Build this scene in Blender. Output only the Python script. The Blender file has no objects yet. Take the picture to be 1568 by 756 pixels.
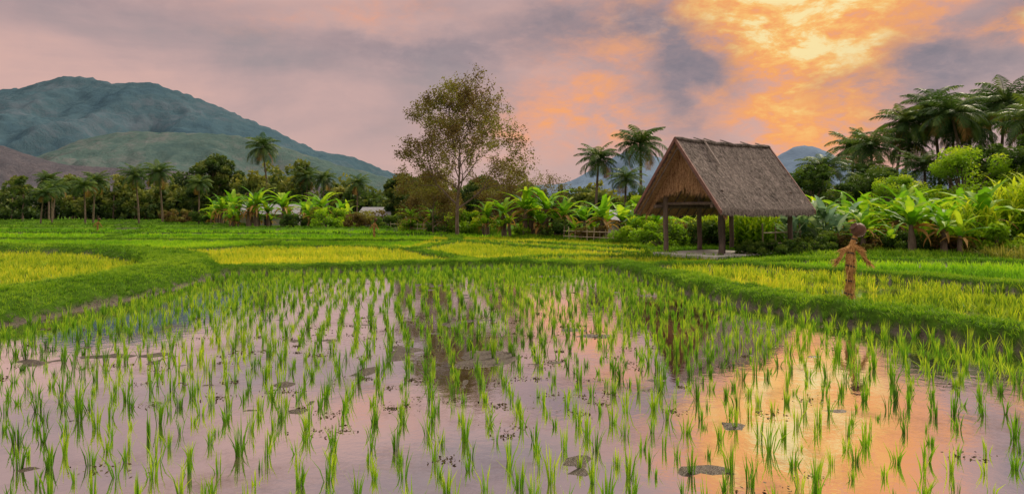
import bpy, math, random
import numpy as np
from mathutils import Vector
random.seed(7)
rng = np.random.default_rng(11)
R = math.radians
scene = bpy.context.scene
scene.view_settings.view_transform = 'Standard'
scene.view_settings.look = 'None'
scene.view_settings.exposure = 0
COL = scene.collection

# ------------------------------------------------------------------ mesh builder
class MB:
    def __init__(s):
        s.v=[]; s.q=[]; s.t=[]; s.qm=[]; s.tm=[]; s.sh=[]; s.n=0
    def add(s, v, q=None, t=None, mat=0, shade=0.5):
        v=np.asarray(v,dtype=np.float64).reshape(-1,3)
        if q is not None and len(q):
            q=np.asarray(q,dtype=np.int64).reshape(-1,4); s.q.append(q+s.n); s.qm.append(np.full(len(q),mat))
        if t is not None and len(t):
            t=np.asarray(t,dtype=np.int64).reshape(-1,3); s.t.append(t+s.n); s.tm.append(np.full(len(t),mat))
        sh=np.broadcast_to(np.asarray(shade,dtype=np.float64),(len(v),))
        s.v.append(v); s.sh.append(np.array(sh)); s.n+=len(v)
    def mesh(s, name, mats, smooth=False):
        me=bpy.data.meshes.new(name)
        v=np.concatenate(s.v); q=np.concatenate(s.q) if s.q else np.zeros((0,4),int); t=np.concatenate(s.t) if s.t else np.zeros((0,3),int)
        me.vertices.add(len(v)); me.vertices.foreach_set('co', v.astype(np.float32).ravel())
        nl=len(q)*4+len(t)*3
        me.loops.add(nl); me.loops.foreach_set('vertex_index', np.concatenate([q.ravel(),t.ravel()]).astype(np.int32))
        me.polygons.add(len(q)+len(t))
        ls=np.concatenate([np.arange(len(q))*4, len(q)*4+np.arange(len(t))*3]).astype(np.int32)
        me.polygons.foreach_set('loop_start', ls)
        mi=np.concatenate((s.qm if s.qm else [])+(s.tm if s.tm else [])).astype(np.int32)
        for m in mats: me.materials.append(m)
        me.update(calc_edges=True)
        me.polygons.foreach_set('material_index', mi)
        me.polygons.foreach_set('use_smooth', np.full(len(mi),smooth))
        a=me.attributes.new('shade','FLOAT','POINT'); a.data.foreach_set('value', np.concatenate(s.sh).astype(np.float32))
        me.update()
        return me

def obj(name, me, loc=(0,0,0), rot=0.0, sc=1.0, parent=None):
    o=bpy.data.objects.new(name, me); COL.objects.link(o)
    o.location=loc; o.rotation_euler=(0,0,rot)
    o.scale=(sc,sc,sc) if not hasattr(sc,'__len__') else sc
    if parent is not None: o.parent=parent
    return o

def tube(mb, pts, radii, sides=8, mat=0, shade=0.5, cap=True):
    pts=[Vector(p) for p in pts]; n=len(pts); V=[]; 
    up=Vector((0.13,0.97,0.2))
    for i,p in enumerate(pts):
        d=(pts[min(i+1,n-1)]-pts[max(i-1,0)]).normalized()
        a=d.cross(up)
        if a.length<1e-3: a=d.cross(Vector((1,0,0)))
        a.normalize(); b=d.cross(a)
        for k in range(sides):
            an=2*math.pi*k/sides
            V.append(p+(a*math.cos(an)+b*math.sin(an))*radii[i])
    Q=[]
    for i in range(n-1):
        for k in range(sides):
            k2=(k+1)%sides
            Q.append((i*sides+k,i*sides+k2,(i+1)*sides+k2,(i+1)*sides+k))
    T=[]
    if cap:
        V.append(pts[0]); V.append(pts[-1]); c0=n*sides; c1=c0+1
        for k in range(sides):
            k2=(k+1)%sides
            T.append((c0,k2,k)); T.append((c1,(n-1)*sides+k,(n-1)*sides+k2))
    mb.add([tuple(v) for v in V],Q,T,mat,shade)

def box(mb, c, size, rot=0, mat=0, shade=.5):
    x,y,z=[s/2 for s in size]; ca,sa=math.cos(rot),math.sin(rot)
    V=[]
    for dz in(-z,z):
        for dx,dy in((-x,-y),(x,-y),(x,y),(-x,y)):
            V.append((c[0]+dx*ca-dy*sa,c[1]+dx*sa+dy*ca,c[2]+dz))
    mb.add(V,[(0,3,2,1),(4,5,6,7),(0,1,5,4),(1,2,6,5),(2,3,7,6),(3,0,4,7)],None,mat,shade)

def blades(mb, base, h, az, lean, w, shade, mat=0):
    N=len(base); h=np.broadcast_to(h,(N,)); lean=np.broadcast_to(lean,(N,)); w=np.broadcast_to(w,(N,)); shade=np.broadcast_to(shade,(N,))
    d=np.stack([np.cos(az),np.sin(az),np.zeros(N)],1)
    wa=rng.uniform(0,2*np.pi,N); pd=np.stack([np.cos(wa),np.sin(wa),np.zeros(N)],1)
    V=np.zeros((N,6,3))
    for i,(t,wf) in enumerate(((0,.75),(.55,1.),(1.,.08))):
        p=base+d*(h*lean*t**1.7)[:,None]; p=p+np.array([0,0,1])*(h*t*(1-.25*lean*t))[:,None]
        V[:,2*i]=p-pd*(w*wf*.5)[:,None]; V[:,2*i+1]=p+pd*(w*wf*.5)[:,None]
    o=np.arange(N)[:,None]*6
    Q=np.concatenate([o+np.array([0,1,3,2]),o+np.array([2,3,5,4])])
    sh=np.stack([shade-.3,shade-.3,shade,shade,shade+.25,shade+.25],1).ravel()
    mb.add(V.reshape(-1,3),Q,None,mat,np.clip(sh,0,1))

def leaves(mb, c, s, shade, mat=0, asp=.5, flat=0.0):
    N=len(c); s=np.broadcast_to(s,(N,)); shade=np.broadcast_to(shade,(N,))
    a=rng.normal(size=(N,3)); a/=np.linalg.norm(a,axis=1)[:,None]
    b=rng.normal(size=(N,3)); a[:,2]*=(1-flat); b[:,2]*=(1-flat)
    a/=np.linalg.norm(a,axis=1)[:,None]
    b-=a*(a*b).sum(1)[:,None]; b/=np.linalg.norm(b,axis=1)[:,None]
    a=a*s[:,None]; b=b*(s*asp)[:,None]
    V=np.stack([c-a,c+b-a*.1,c+a,c-b-a*.1],1)
    Q=np.arange(N)[:,None]*4+np.arange(4)
    mb.add(V.reshape(-1,3),Q,None,mat,np.clip(np.repeat(shade,4)+rng.uniform(-.08,.08,4*N),0,1))

def strips(mb, base, az, e0, L, W, droop, shade, segs=7, fold=.25, ragged=0., mat=0, pk=.45):
    base=np.asarray(base,float); N=len(base)
    az,e0,L,W,droop,shade=[np.broadcast_to(np.asarray(x,float),(N,)) for x in (az,e0,L,W,droop,shade)]
    V=np.zeros((N,segs+1,3,3)); p=base.copy(); S=np.zeros((N,segs+1,3))
    side=np.stack([-np.sin(az),np.cos(az),np.zeros(N)],1)
    for i in range(segs+1):
        t=i/segs; el=e0-droop*t**1.2
        dr=np.stack([np.cos(az)*np.cos(el),np.sin(az)*np.cos(el),np.sin(el)],1)
        nrm=np.cross(dr,side); nrm*=np.sign(nrm[:,2:3]+1e-6)
        wt=math.sin(math.pi*min(1,(t**pk)*.93+.035))
        wl=W*.5*wt*(1-ragged*rng.uniform(0,1,N)); wr=W*.5*wt*(1-ragged*rng.uniform(0,1,N))
        V[:,i,1]=p; V[:,i,0]=p+side*wl[:,None]+nrm*(wl*fold)[:,None]; V[:,i,2]=p-side*wr[:,None]+nrm*(wr*fold)[:,None]
        S[:,i,:]=(shade+rng.uniform(-.1,.1,N))[:,None]; S[:,i,1]+=.15
        p=p+dr*(L/segs)[:,None]
    o=(np.arange(N)*(segs+1)*3)[:,None]; Q=[]
    for i in range(segs):
        a=i*3
        Q.append(o+np.array([a,a+1,a+4,a+3])); Q.append(o+np.array([a+1,a+2,a+5,a+4]))
    mb.add(V.reshape(-1,3),np.concatenate(Q),None,mat,np.clip(S.ravel(),0,1))

# ------------------------------------------------------------------ noise
def _h(i,j,s):
    v=np.sin(i*127.1+j*311.7+s*74.7)*43758.5453
    return v-np.floor(v)
def vn(x,y,s=0):
    xi=np.floor(x); yi=np.floor(y); fx=x-xi; fy=y-yi; fx=fx*fx*(3-2*fx); fy=fy*fy*(3-2*fy)
    return (_h(xi,yi,s)*(1-fx)+_h(xi+1,yi,s)*fx)*(1-fy)+(_h(xi,yi+1,s)*(1-fx)+_h(xi+1,yi+1,s)*fx)*fy
def fbm(x,y,s=0,o=4):
    r=0;a=.5;tot=0
    for k in range(o):
        r=r+a*vn(x,y,s+k); tot+=a; a*=.5; x=x*2.03+5.1; y=y*2.03+1.7
    return r/tot

# ------------------------------------------------------------------ node helpers
def newmat(name):
    m=bpy.data.materials.new(name); m.use_nodes=True; nt=m.node_tree; nt.nodes.clear()
    out=nt.nodes.new('ShaderNodeOutputMaterial'); return m,nt,out
def ramp(nt, fac, stops):
    r=nt.nodes.new('ShaderNodeValToRGB'); e=r.color_ramp.elements
    while len(e)<len(stops): e.new(.5)
    for el,(p,c) in zip(e,stops): el.position=p; el.color=(*c,1)
    nt.links.new(fac,r.inputs[0]); return r.outputs[0]
def noise(nt, scale, detail=5, rough=.6, vec=None, dist=0):
    n=nt.nodes.new('ShaderNodeTexNoise'); n.inputs['Scale'].default_value=scale; n.inputs['Detail'].default_value=detail; n.inputs['Roughness'].default_value=rough; n.inputs['Distortion'].default_value=dist
    if vec is None:
        tc=nt.nodes.new('ShaderNodeTexCoord'); vec=tc.outputs['Object']
    nt.links.new(vec,n.inputs['Vector']); return n.outputs['Fac']
def mixc(nt, fac, a, b, mode='MIX'):
    m=nt.nodes.new('ShaderNodeMix'); m.data_type='RGBA'; m.blend_type=mode
    for s,v in ((m.inputs[0],fac),(m.inputs[6],a),(m.inputs[7],b)):
        if isinstance(v,(int,float)): s.default_value=v
        elif isinstance(v,tuple): s.default_value=(*v,1)
        else: nt.links.new(v,s)
    return m.outputs[2]
def mth(nt, op, a, b=None, clamp=False):
    m=nt.nodes.new('ShaderNodeMath'); m.operation=op; m.use_clamp=clamp
    for s,v in zip(m.inputs,(a,b)):
        if v is None: continue
        if isinstance(v,(int,float)): s.default_value=v
        else: nt.links.new(v,s)
    return m.outputs[0]
def attr(nt,name):
    a=nt.nodes.new('ShaderNodeAttribute'); a.attribute_name=name; return a

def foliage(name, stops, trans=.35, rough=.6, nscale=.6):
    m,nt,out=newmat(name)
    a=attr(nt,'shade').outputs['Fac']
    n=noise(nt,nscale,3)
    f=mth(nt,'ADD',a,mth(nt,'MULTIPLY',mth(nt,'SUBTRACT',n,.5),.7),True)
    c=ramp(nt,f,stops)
    p=nt.nodes.new('ShaderNodeBsdfPrincipled'); p.inputs['Roughness'].default_value=rough; p.inputs['Specular IOR Level'].default_value=.15
    nt.links.new(c,p.inputs['Base Color'])
    t=nt.nodes.new('ShaderNodeBsdfTranslucent'); nt.links.new(mixc(nt,1.0,c,(1.4,1.35,.7),'MULTIPLY'),t.inputs['Color'])
    x=nt.nodes.new('ShaderNodeMixShader'); x.inputs[0].default_value=trans
    nt.links.new(p.outputs[0],x.inputs[1]); nt.links.new(t.outputs[0],x.inputs[2]); nt.links.new(x.outputs[0],out.inputs[0])
    return m
def rough_mat(name, c1, c2, scale=4, rough=.85, bump=.3, stretch=None, spec=.25):
    m,nt,out=newmat(name)
    tc=nt.nodes.new('ShaderNodeTexCoord'); vec=tc.outputs['Object']
    if stretch:
        mp=nt.nodes.new('ShaderNodeMapping'); mp.inputs['Scale'].default_value=stretch; nt.links.new(vec,mp.inputs[0]); vec=mp.outputs[0]
    n=noise(nt,scale,7,.65,vec)
    sh=attr(nt,'shade').outputs['Fac']
    f=mth(nt,'ADD',n,mth(nt,'MULTIPLY',mth(nt,'SUBTRACT',sh,.5),.8),True)
    c=ramp(nt,f,[(.28,c1),(.72,c2)])
    p=nt.nodes.new('ShaderNodeBsdfPrincipled'); p.inputs['Roughness'].default_value=rough; p.inputs['Specular IOR Level'].default_value=spec
    nt.links.new(c,p.inputs['Base Color'])
    b=nt.nodes.new('ShaderNodeBump'); b.inputs['Strength'].default_value=bump; b.inputs['Distance'].default_value=.05
    nt.links.new(n,b.inputs['Height']); nt.links.new(b.outputs[0],p.inputs['Normal'])
    nt.links.new(p.outputs[0],out.inputs[0]); return m

M_seed=foliage('rice_seedling_leaf',[(0,(.03,.085,.006)),(.45,(.10,.26,.010)),(1,(.38,.50,.03))],.4)
M_yrice=foliage('young_rice_yellow',[(0,(.06,.14,.008)),(.45,(.26,.38,.015)),(1,(.64,.58,.04))],.4,nscale=.25)
M_grice=foliage('young_rice_green',[(0,(.04,.13,.008)),(.5,(.15,.37,.012)),(1,(.36,.56,.02))],.4,nscale=.2)
M_bund=foliage('bund_grass_blade',[(0,(.02,.06,.005)),(.5,(.10,.25,.012)),(1,(.30,.46,.03))],.4,nscale=.8)
M_dark=foliage('tree_leaf_dark',[(0,(.012,.03,.008)),(.5,(.055,.115,.018)),(1,(.17,.24,.03))],.35)
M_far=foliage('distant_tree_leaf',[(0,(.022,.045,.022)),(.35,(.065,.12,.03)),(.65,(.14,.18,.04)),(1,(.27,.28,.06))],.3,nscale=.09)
M_bright=foliage('bright_leaf',[(0,(.045,.11,.010)),(.5,(.21,.39,.015)),(1,(.54,.60,.04))],.42)
M_ban=foliage('banana_leaf',[(0,(.035,.10,.010)),(.5,(.14,.35,.018)),(1,(.42,.56,.04))],.45,rough=.55)
M_blue=foliage('glaucous_leaf',[(0,(.06,.14,.08)),(.5,(.20,.35,.21)),(1,(.48,.60,.40))],.25)
M_dead=foliage('dead_leaf',[(0,(.12,.06,.02)),(.5,(.34,.19,.06)),(1,(.55,.36,.14))],.3)
M_red=foliage('olive_brown_leaf',[(0,(.06,.035,.016)),(.4,(.14,.10,.035)),(.7,(.18,.18,.04)),(1,(.27,.29,.06))],.35)
M_palm=foliage('palm_leaflet',[(0,(.012,.03,.012)),(.5,(.05,.11,.026)),(1,(.17,.24,.04))],.3,rough=.5)
M_bark=rough_mat('bark',(.06,.045,.036),(.24,.18,.14),6,.9,.5,(1,1,.3))
M_thatch=rough_mat('thatch',(.07,.058,.052),(.32,.27,.245),9,.95,.9)
M_thatch2=rough_mat('thatch_underside',(.17,.085,.045),(.58,.35,.19),14,.95,.8)
M_wood=rough_mat('weathered_wood',(.05,.038,.033),(.19,.14,.115),8,.85,.5,(1,1,.15))
M_board=rough_mat('red_brown_board',(.10,.045,.04),(.22,.11,.09),5,.7,.2)
M_straw=rough_mat('straw',(.22,.10,.03),(.68,.40,.15),25,.9,.3)
M_pot=rough_mat('clay_pot',(.05,.022,.014),(.13,.06,.035),9,.6,.15)
M_conc=rough_mat('concrete',(.34,.33,.31),(.52,.50,.47),5,.85,.15)
M_wall=rough_mat('plaster_wall',(.30,.29,.28),(.50,.48,.46),1.5,.9,.1)
M_roof=rough_mat('tin_roof',(.16,.17,.19),(.32,.32,.34),2,.6,.1,(8,1,1))
M_glass=rough_mat('dark_window',(.02,.02,.025),(.04,.045,.05),2,.2,0)

# ------------------------------------------------------------------ layout (metres, camera looks +Y)
BUNDS=[ # (points, half width, height)
 ([(-10.7,3),(-9.6,8),(-9.1,12),(-9.0,16),(-9.5,19.5),(-11.6,23.5),(-16,28),(-25,31),(-45,33)],1.1,.40),
 ([(-9.2,20.2),(-5,21.2),(-1.2,22.8),(1,22.6),(3.3,21.4)],.5,.24),
 ([(3.3,21.6),(4.5,15),(5.65,11.6),(7.1,9.3),(9.5,6),(12,2)],.52,.30),
 ([(-16,28.5),(-12,34),(-7,33),(-4.4,30),(-1.2,23)],.42,.22),
 ([(-1.2,22.8),(1.5,26),(5.2,25.6)],.35,.20),
 ([(-4.4,30),(-3.2,39),(5.3,27)],.35,.22),
 ([(-3.2,39),(1,37),(7.0,29.5)],.35,.22),
 ([(-12,34),(-14,40),(-50,44)],.45,.26),
 ([(-14,40),(-3.2,39)],.35,.24),
 ([(-3.2,39),(-4,48),(-20,52),(-70,56)],.45,.30),
 ([(-8,60),(-34,66),(-90,70)],.6,.42),
 ([(-30,78),(-110,84)],.7,.5),([(-40,92),(-130,97)],.7,.55),([(-45,104),(-140,110)],.7,.6),
 ([(-34,66),(-26,44)],.5,.3),([(-62,68),(-50,44)],.5,.3),
 ([(3.4,21.8),(7.7,22),(11.8,15.8),(14.5,11)],.42,.22),
 ([(7.6,23),(12,24),(18,22.2),(30,19)],.5,.22),
]
MAIN=[(-10.5,1),(-8.9,8),(-8.5,12),(-8.6,16),(-9.2,20),(-5,21.2),(-1.2,22.8),(1,22.6),(3.3,21.4),(4.5,15),(5.65,11.6),(7.1,9.3),(9.5,6),(13,0)]
LAND=[(-400,125),(-90,118),(-52,95),(-33,78),(-16,66),(-4.2,54),(.7,44),(4.3,40),(6.2,33.5),(6.0,28.9),(4.9,26.3),(7.4,23.6),(12,24.6),(18,22.8),(30,20),(60,10),(400,-50),(3000,3500),(-3000,3500)]
def pip(x,y,poly):
    ins=np.zeros(x.shape,bool); n=len(poly)
    for i in range(n):
        x1,y1=poly[i]; x2,y2=poly[(i+1)%n]
        if y1==y2: continue
        c=((y1>y)!=(y2>y))&(x<(x2-x1)*(y-y1)/(y2-y1)+x1)
        ins^=c
    return ins
def pdist(x,y,pts,closed=False):
    d=np.full(x.shape,1e9); P=list(pts)+([pts[0]] if closed else [])
    for (x1,y1),(x2,y2) in zip(P[:-1],P[1:]):
        dx,dy=x2-x1,y2-y1; L=dx*dx+dy*dy
        t=np.clip(((x-x1)*dx+(y-y1)*dy)/L,0,1)
        d=np.minimum(d,np.hypot(x-x1-t*dx,y-y1-t*dy))
    return d
def bundf(x,y):
    z=np.zeros(x.shape)
    wob=(fbm(x*1.3,y*1.3,3,3)-.5)
    for pts,w,h in BUNDS:
        d=pdist(x,y,pts)+wob*.4
        s=np.clip((1.15-d/w)*2.0,0,1); s=s*s*(3-2*s)
        z=np.maximum(z,h*s)
    return z
def height(x,y):
    main=pip(x,y,MAIN); land=pip(x,y,LAND)
    dl=pdist(x,y,LAND,True)
    n=fbm(x*2.1,y*2.1,21,5); n2=fbm(x*6,y*6,40,3)
    mud=-.130+.145*np.clip((n-.5)*1.4+.5,0,1)+.05*(n2-.5)
    mud+=.028*np.exp(-(((x+.9)/1.9)**2+((y-9.4)/2.2)**2))+.026*np.exp(-(((x+5)/2.2)**2+((y-8.2)/.6)**2))
    oth=-.050+.06*fbm(x*.8,y*.8,9,4)
    z=np.where(main,mud,oth)
    z=np.where((y>45)&~main,.03,z)
    zl=.05+.12*np.clip(dl/1.2,0,1)+.1*fbm(x*.4,y*.4,5,4)*np.clip(dl/3,0,1)
    z=np.where(land,zl,z)
    b=bundf(x,y)*(.85+.5*(n2-.3))
    z=np.where(land,np.maximum(z,b),np.where(b>.01,np.maximum(z,b-.03),z))
    return z,main,land,b

# ------------------------------------------------------------------ ground
def geo(a,b,n): 
    return np.geomspace(1,b-a+1,n+1)[1:]-1+a
xs=np.concatenate([-geo(50,3500,26)[::-1],np.arange(-50,-14,.45),np.arange(-14,14,.1),np.arange(14,50,.45),[50],geo(50,3500,26)])
ys=np.concatenate([-geo(0,300,10)[::-1],np.arange(0,3,.5),np.arange(3,27,.1),np.arange(27,60,.3),np.arange(60,130,.8),[130],geo(130,3800,26)])
X,Y=np.meshgrid(xs,ys); Z,mainm,landm,bb=height(X,Y)
Z=np.where(Y<0.1,-.06,Z)
nx,ny=len(xs),len(ys)
idx=np.arange(nx*ny).reshape(ny,nx)
Q=np.stack([idx[:-1,:-1],idx[:-1,1:],idx[1:,1:],idx[1:,:-1]],-1).reshape(-1,4)
mb=MB()
shade=np.where(landm,.5,np.where(bb>.10,.5,np.where(mainm|(bb>.02),0,np.where(Y>30,1.,.35))))
mb.add(np.stack([X,Y,Z],-1).reshape(-1,3),Q,None,0,shade.ravel())
m,nt,out=newmat('ground_soil_and_grass')
a=attr(nt,'shade').outputs['Fac']; n=noise(nt,3,8,.7); n2=noise(nt,.15,5,.6); n3=noise(nt,22,4,.7)
mud=ramp(nt,n3,[(.3,(.022,.016,.010)),(.7,(.085,.062,.036))])
grs=ramp(nt,n,[(.25,(.025,.055,.008)),(.55,(.06,.13,.012)),(.75,(.13,.20,.025))])
pad=ramp(nt,n2,[(.35,(.08,.22,.015)),(.6,(.19,.32,.02))])
f1=mth(nt,'MULTIPLY',a,2,True); f2=mth(nt,'MULTIPLY',mth(nt,'SUBTRACT',a,.5),2,True)
c=mixc(nt,f2,mixc(nt,f1,mud,grs),pad)
p=nt.nodes.new('ShaderNodeBsdfPrincipled'); p.inputs['Specular IOR Level'].default_value=.4
rr_=nt.nodes.new('ShaderNodeMapRange'); nt.links.new(f1,rr_.inputs[0]); rr_.inputs[3].default_value=.45; rr_.inputs[4].default_value=1.0; nt.links.new(rr_.outputs[0],p.inputs['Roughness'])
sr_=nt.nodes.new('ShaderNodeMapRange'); nt.links.new(f1,sr_.inputs[0]); sr_.inputs[3].default_value=.45; sr_.inputs[4].default_value=.02; nt.links.new(sr_.outputs[0],p.inputs['Specular IOR Level'])
nt.links.new(c,p.inputs['Base Color']); b=nt.nodes.new('ShaderNodeBump'); b.inputs['Strength'].default_value=.9; b.inputs['Distance'].default_value=.05
nt.links.new(n3,b.inputs['Height']); nt.links.new(b.outputs[0],p.inputs['Normal']); nt.links.new(p.outputs[0],out.inputs[0])
obj('ground',mb.mesh('ground',[m],True))

# ------------------------------------------------------------------ water
m,nt,out=newmat('paddy_water')
big=noise(nt,.8,8,.72); fine=noise(nt,26,5,.8)
mudc=ramp(nt,noise(nt,3.5,9,.75),[(.32,(.035,.026,.020)),(.68,(.15,.105,.07))])
df=nt.nodes.new('ShaderNodeBsdfDiffuse'); nt.links.new(mudc,df.inputs[0])
gl=nt.nodes.new('ShaderNodeBsdfGlossy'); gl.inputs['Roughness'].default_value=.012; gl.inputs['Color'].default_value=(1,.97,.95,1)
bp=nt.nodes.new('ShaderNodeBump'); bp.inputs['Strength'].default_value=.07; bp.inputs['Distance'].default_value=.02
nt.links.new(noise(nt,6,4,.6),bp.inputs['Height']); nt.links.new(bp.outputs[0],gl.inputs['Normal'])
lw=nt.nodes.new('ShaderNodeLayerWeight'); 
mr=nt.nodes.new('ShaderNodeMapRange'); nt.links.new(lw.outputs['Facing'],mr.inputs[0])
mr.inputs[1].default_value=.3; mr.inputs[2].default_value=.85; mr.inputs[3].default_value=.66; mr.inputs[4].default_value=.96
scum=ramp(nt,mth(nt,'ADD',mth(nt,'MULTIPLY',big,.74),mth(nt,'MULTIPLY',fine,.26)),[(.50,(1,1,1)),(.57,(.8,.8,.8)),(.66,(.4,.4,.4))])
fac=mth(nt,'MULTIPLY',mr.outputs[0],scum)
mx=nt.nodes.new('ShaderNodeMixShader'); nt.links.new(fac,mx.inputs[0]); nt.links.new(df.outputs[0],mx.inputs[1]); nt.links.new(gl.outputs[0],mx.inputs[2]); nt.links.new(mx.outputs[0],out.inputs[0])
mb=MB(); mb.add([(-48,-8,0),(32,-8,0),(32,44.9,0),(-48,44.9,0)],[(0,1,2,3)])
obj('paddy_water',mb.mesh('paddy_water',[m]))

# ------------------------------------------------------------------ rice
def scatter(x0,x1,y0,y1,sp,jit,ang=0.,spy=None):
    spy=spy or sp
    L=max(x1-x0,y1-y0)*1.5; n=int(L/sp); n_y=int(L/spy)
    gx,gy=np.meshgrid((np.arange(n)-n/2)*sp,(np.arange(n_y)-n_y/2)*spy)
    gx=gx+rng.normal(0,jit,gx.shape); gy=gy+rng.normal(0,jit,gy.shape)
    ca,sa=math.cos(ang),math.sin(ang); cx,cy=(x0+x1)/2,(y0+y1)/2
    x=(gx*ca-gy*sa+cx).ravel(); y=(gx*sa+gy*ca+cy).ravel()
    k=(x>x0)&(x<x1)&(y>y0)&(y<y1)&(np.abs(x)<.82*y+3)
    return x[k],y[k]
def tufts(mb,x,y,z,nb,h,w,lean,spread,shade,mat=0):
    N=len(x); rep=np.repeat(np.arange(N),nb); M=len(rep)
    az=rng.uniform(0,2*np.pi,M); r=rng.uniform(0,1,M)**.7*spread
    base=np.stack([x[rep]+np.cos(az)*r,y[rep]+np.sin(az)*r,z[rep]-.01],1)
    hh=h[rep]*rng.uniform(.5,1.08,M); ww=w[rep] if hasattr(w,'__len__') else w
    blades(mb,base,hh,az+rng.normal(0,.5,M),np.abs(rng.normal(0,lean,M)),ww*rng.uniform(.7,1.2,M),np.clip(shade[rep]+rng.uniform(-.22,.22,M),0,1),mat)

mb=MB()
x,y=scatter(-11,12,2.2,23,.25,.026,.17,.30)
x=x+.08*np.sin(y*.9+x*.3)
z,mn,ld,b=height(x,y)
k=mn&(b<.04)&(rng.uniform(0,1,len(x))>.08); x,y,z=x[k],y[k],np.maximum(z[k],-.03)
big=fbm(x*.5,y*.5,77,3)
h=(.13+.15*rng.uniform(0,1,len(x))+.09*(big-.3))
grp=rng.integers(0,3,len(x))
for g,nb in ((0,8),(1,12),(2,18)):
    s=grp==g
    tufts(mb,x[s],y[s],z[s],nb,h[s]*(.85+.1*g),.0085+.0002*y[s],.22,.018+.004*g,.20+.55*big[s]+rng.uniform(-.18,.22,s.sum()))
x,y=scatter(-10,6,16.5,23,.2,.05,.1); z,mn,ld,b=height(x,y); k=mn&(b<.05)&(rng.uniform(0,1,len(x))<np.clip((y-16.5)/6,0,.7)); x,y,z=x[k],y[k],z[k]
tufts(mb,x,y,np.maximum(z,-.02),7,rng.uniform(.16,.27,len(x)),.013,.2,.03,rng.uniform(.2,.55,len(x)))
obj('rice_seedlings',mb.mesh('rice_seedlings',[M_seed]))

mb=MB()
x,y=scatter(-9,9,3.5,20,.42,.2); z,mn,ld,b=height(x,y); cen=np.hypot(x+.9,(y-9)*.8)<2.8
k=mn&(rng.uniform(0,1,len(x))<.10+.4*cen+.25*(z>-.02)); x,y=x[k],y[k]
n=30; sc_=np.repeat(rng.uniform(.4,1.4,len(x)),n)[:,None]; C=np.repeat(np.stack([x,y,np.full(len(x),.004)],1),n,0)+rng.normal(0,1,(len(x)*n,3))*np.array([.085,.06,.009])*sc_; C[:,2]=np.abs(C[:,2])
leaves(mb,C,rng.uniform(.006,.020,len(C)),rng.uniform(.0,.8,len(C)),0,.5,.6)
obj('floating_debris',mb.mesh('debris',[foliage('wet_debris',[(0,(.03,.02,.01)),(.5,(.08,.06,.026)),(1,(.13,.15,.035))],.1)]))

mby=MB(); mbg=MB()
x,y=scatter(-36,26,8,45,.23,.08,.1); z,mn,ld,b=height(x,y)
k=(~mn)&(~ld)&(b<.05); x,y,z=x[k],y[k],z[k]
green=((x<-13)&(y>31.5+(-x-13)*.09))|((x>8)&(y>22-(x-7.7)*1.5))|((y>33)&(x<-5))
pat=fbm(x*.25,y*.25,5,4); pt2=fbm(x*.9,y*.9,65,4)
drop=((x>3)&(y<22)&~green&(rng.uniform(0,1,len(x))<.15+1.1*np.clip((pt2-.45)*4,0,.7)))|(~green&(x<3)&(pt2>.60)&(rng.uniform(0,1,len(x))<.6))
k=~drop
x,y,z,green,pat,pt2=x[k],y[k],z[k],green[k],pat[k],pt2[k]
z=np.maximum(z,-.02)
for g,mbb in ((False,mby),(True,mbg)):
    s=green==g
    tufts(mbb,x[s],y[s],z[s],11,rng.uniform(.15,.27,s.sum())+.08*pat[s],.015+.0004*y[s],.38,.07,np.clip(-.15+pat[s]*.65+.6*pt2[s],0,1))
x,y=scatter(-100,5,44.5,118,.6,.25,.1); z,mn,ld,b=height(x,y); k=(~ld)&(b<.06); x,y,z=x[k],y[k],z[k]
tufts(mbg,x,y,z,9,rng.uniform(.2,.32,len(x)),.07,.6,.3,np.clip(-.15+1.2*fbm(x*.05,y*.2,8,3),0,1))
obj('yellow_rice_field',mby.mesh('yr',[M_yrice])); obj('green_rice_field',mbg.mesh('gr',[M_grice]))

# bund grass
mb=MB()
for (x0,x1,y0,y1,sp,hh,ww,nb) in ((-13,13,3,24,.065,.08,.010,6),(-48,24,22,46,.16,.11,.022,7),(-100,5,46,112,.45,.2,.06,7)):
    x,y=scatter(x0,x1,y0,y1,sp,sp*.4); z,mn,ld,b=height(x,y); k=(b>.06)&(z>.0)&(~ld|(b>.05)); x,y,z,b=x[k],y[k],z[k],b[k]
    tall=fbm(x*1.1,y*1.1,31,3); sh=fbm(x*.7,y*.7,51,4); lo=np.clip((b-.05)/.16,0,1)  # lo: shade at the waterline painted as darker grass low on the bund
    tufts(mb,x,y,z,nb,hh*(.4+1.5*tall),ww,.75,sp*.7,np.clip((.12+.95*sh)*(.3+.7*lo)*(.6 if y0>40 else .9 if y0>20 else 1.),0,1))
x,y=scatter(-20,32,22,60,.22,.1); z,mn,ld,b=height(x,y); k=ld&(pdist(x,y,LAND,True)<5)&~((np.hypot(x-8.2,y-26.6)<1.9)); x,y,z=x[k],y[k],z[k]
t=fbm(x*.6,y*.6,3,3)
tufts(mb,x,y,z,8,.10+.25*t,.022,.6,.13,np.clip(.15+.8*t,0,1))
obj('bund_grass',mb.mesh('bund_grass',[M_bund]))

mb=MB()
x,y=scatter(17,30,21,26,.2,.1); z=height(x,y)[0]; t=fbm(x*.8,y*.8,13,3)
k=t>.38; x,y,z,t=x[k],y[k],z[k],t[k]
tufts(mb,x,y,z,10,rng.uniform(.2,.5,len(x))+1.1*(t-.3),.02,.6,.14,rng.uniform(.1,.8,len(x)))
obj('dry_grass',mb.mesh('dry_grass',[foliage('dry_grass_blade',[(0,(.08,.11,.02)),(.5,(.26,.28,.04)),(1,(.46,.40,.10))],.3)]))

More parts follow.
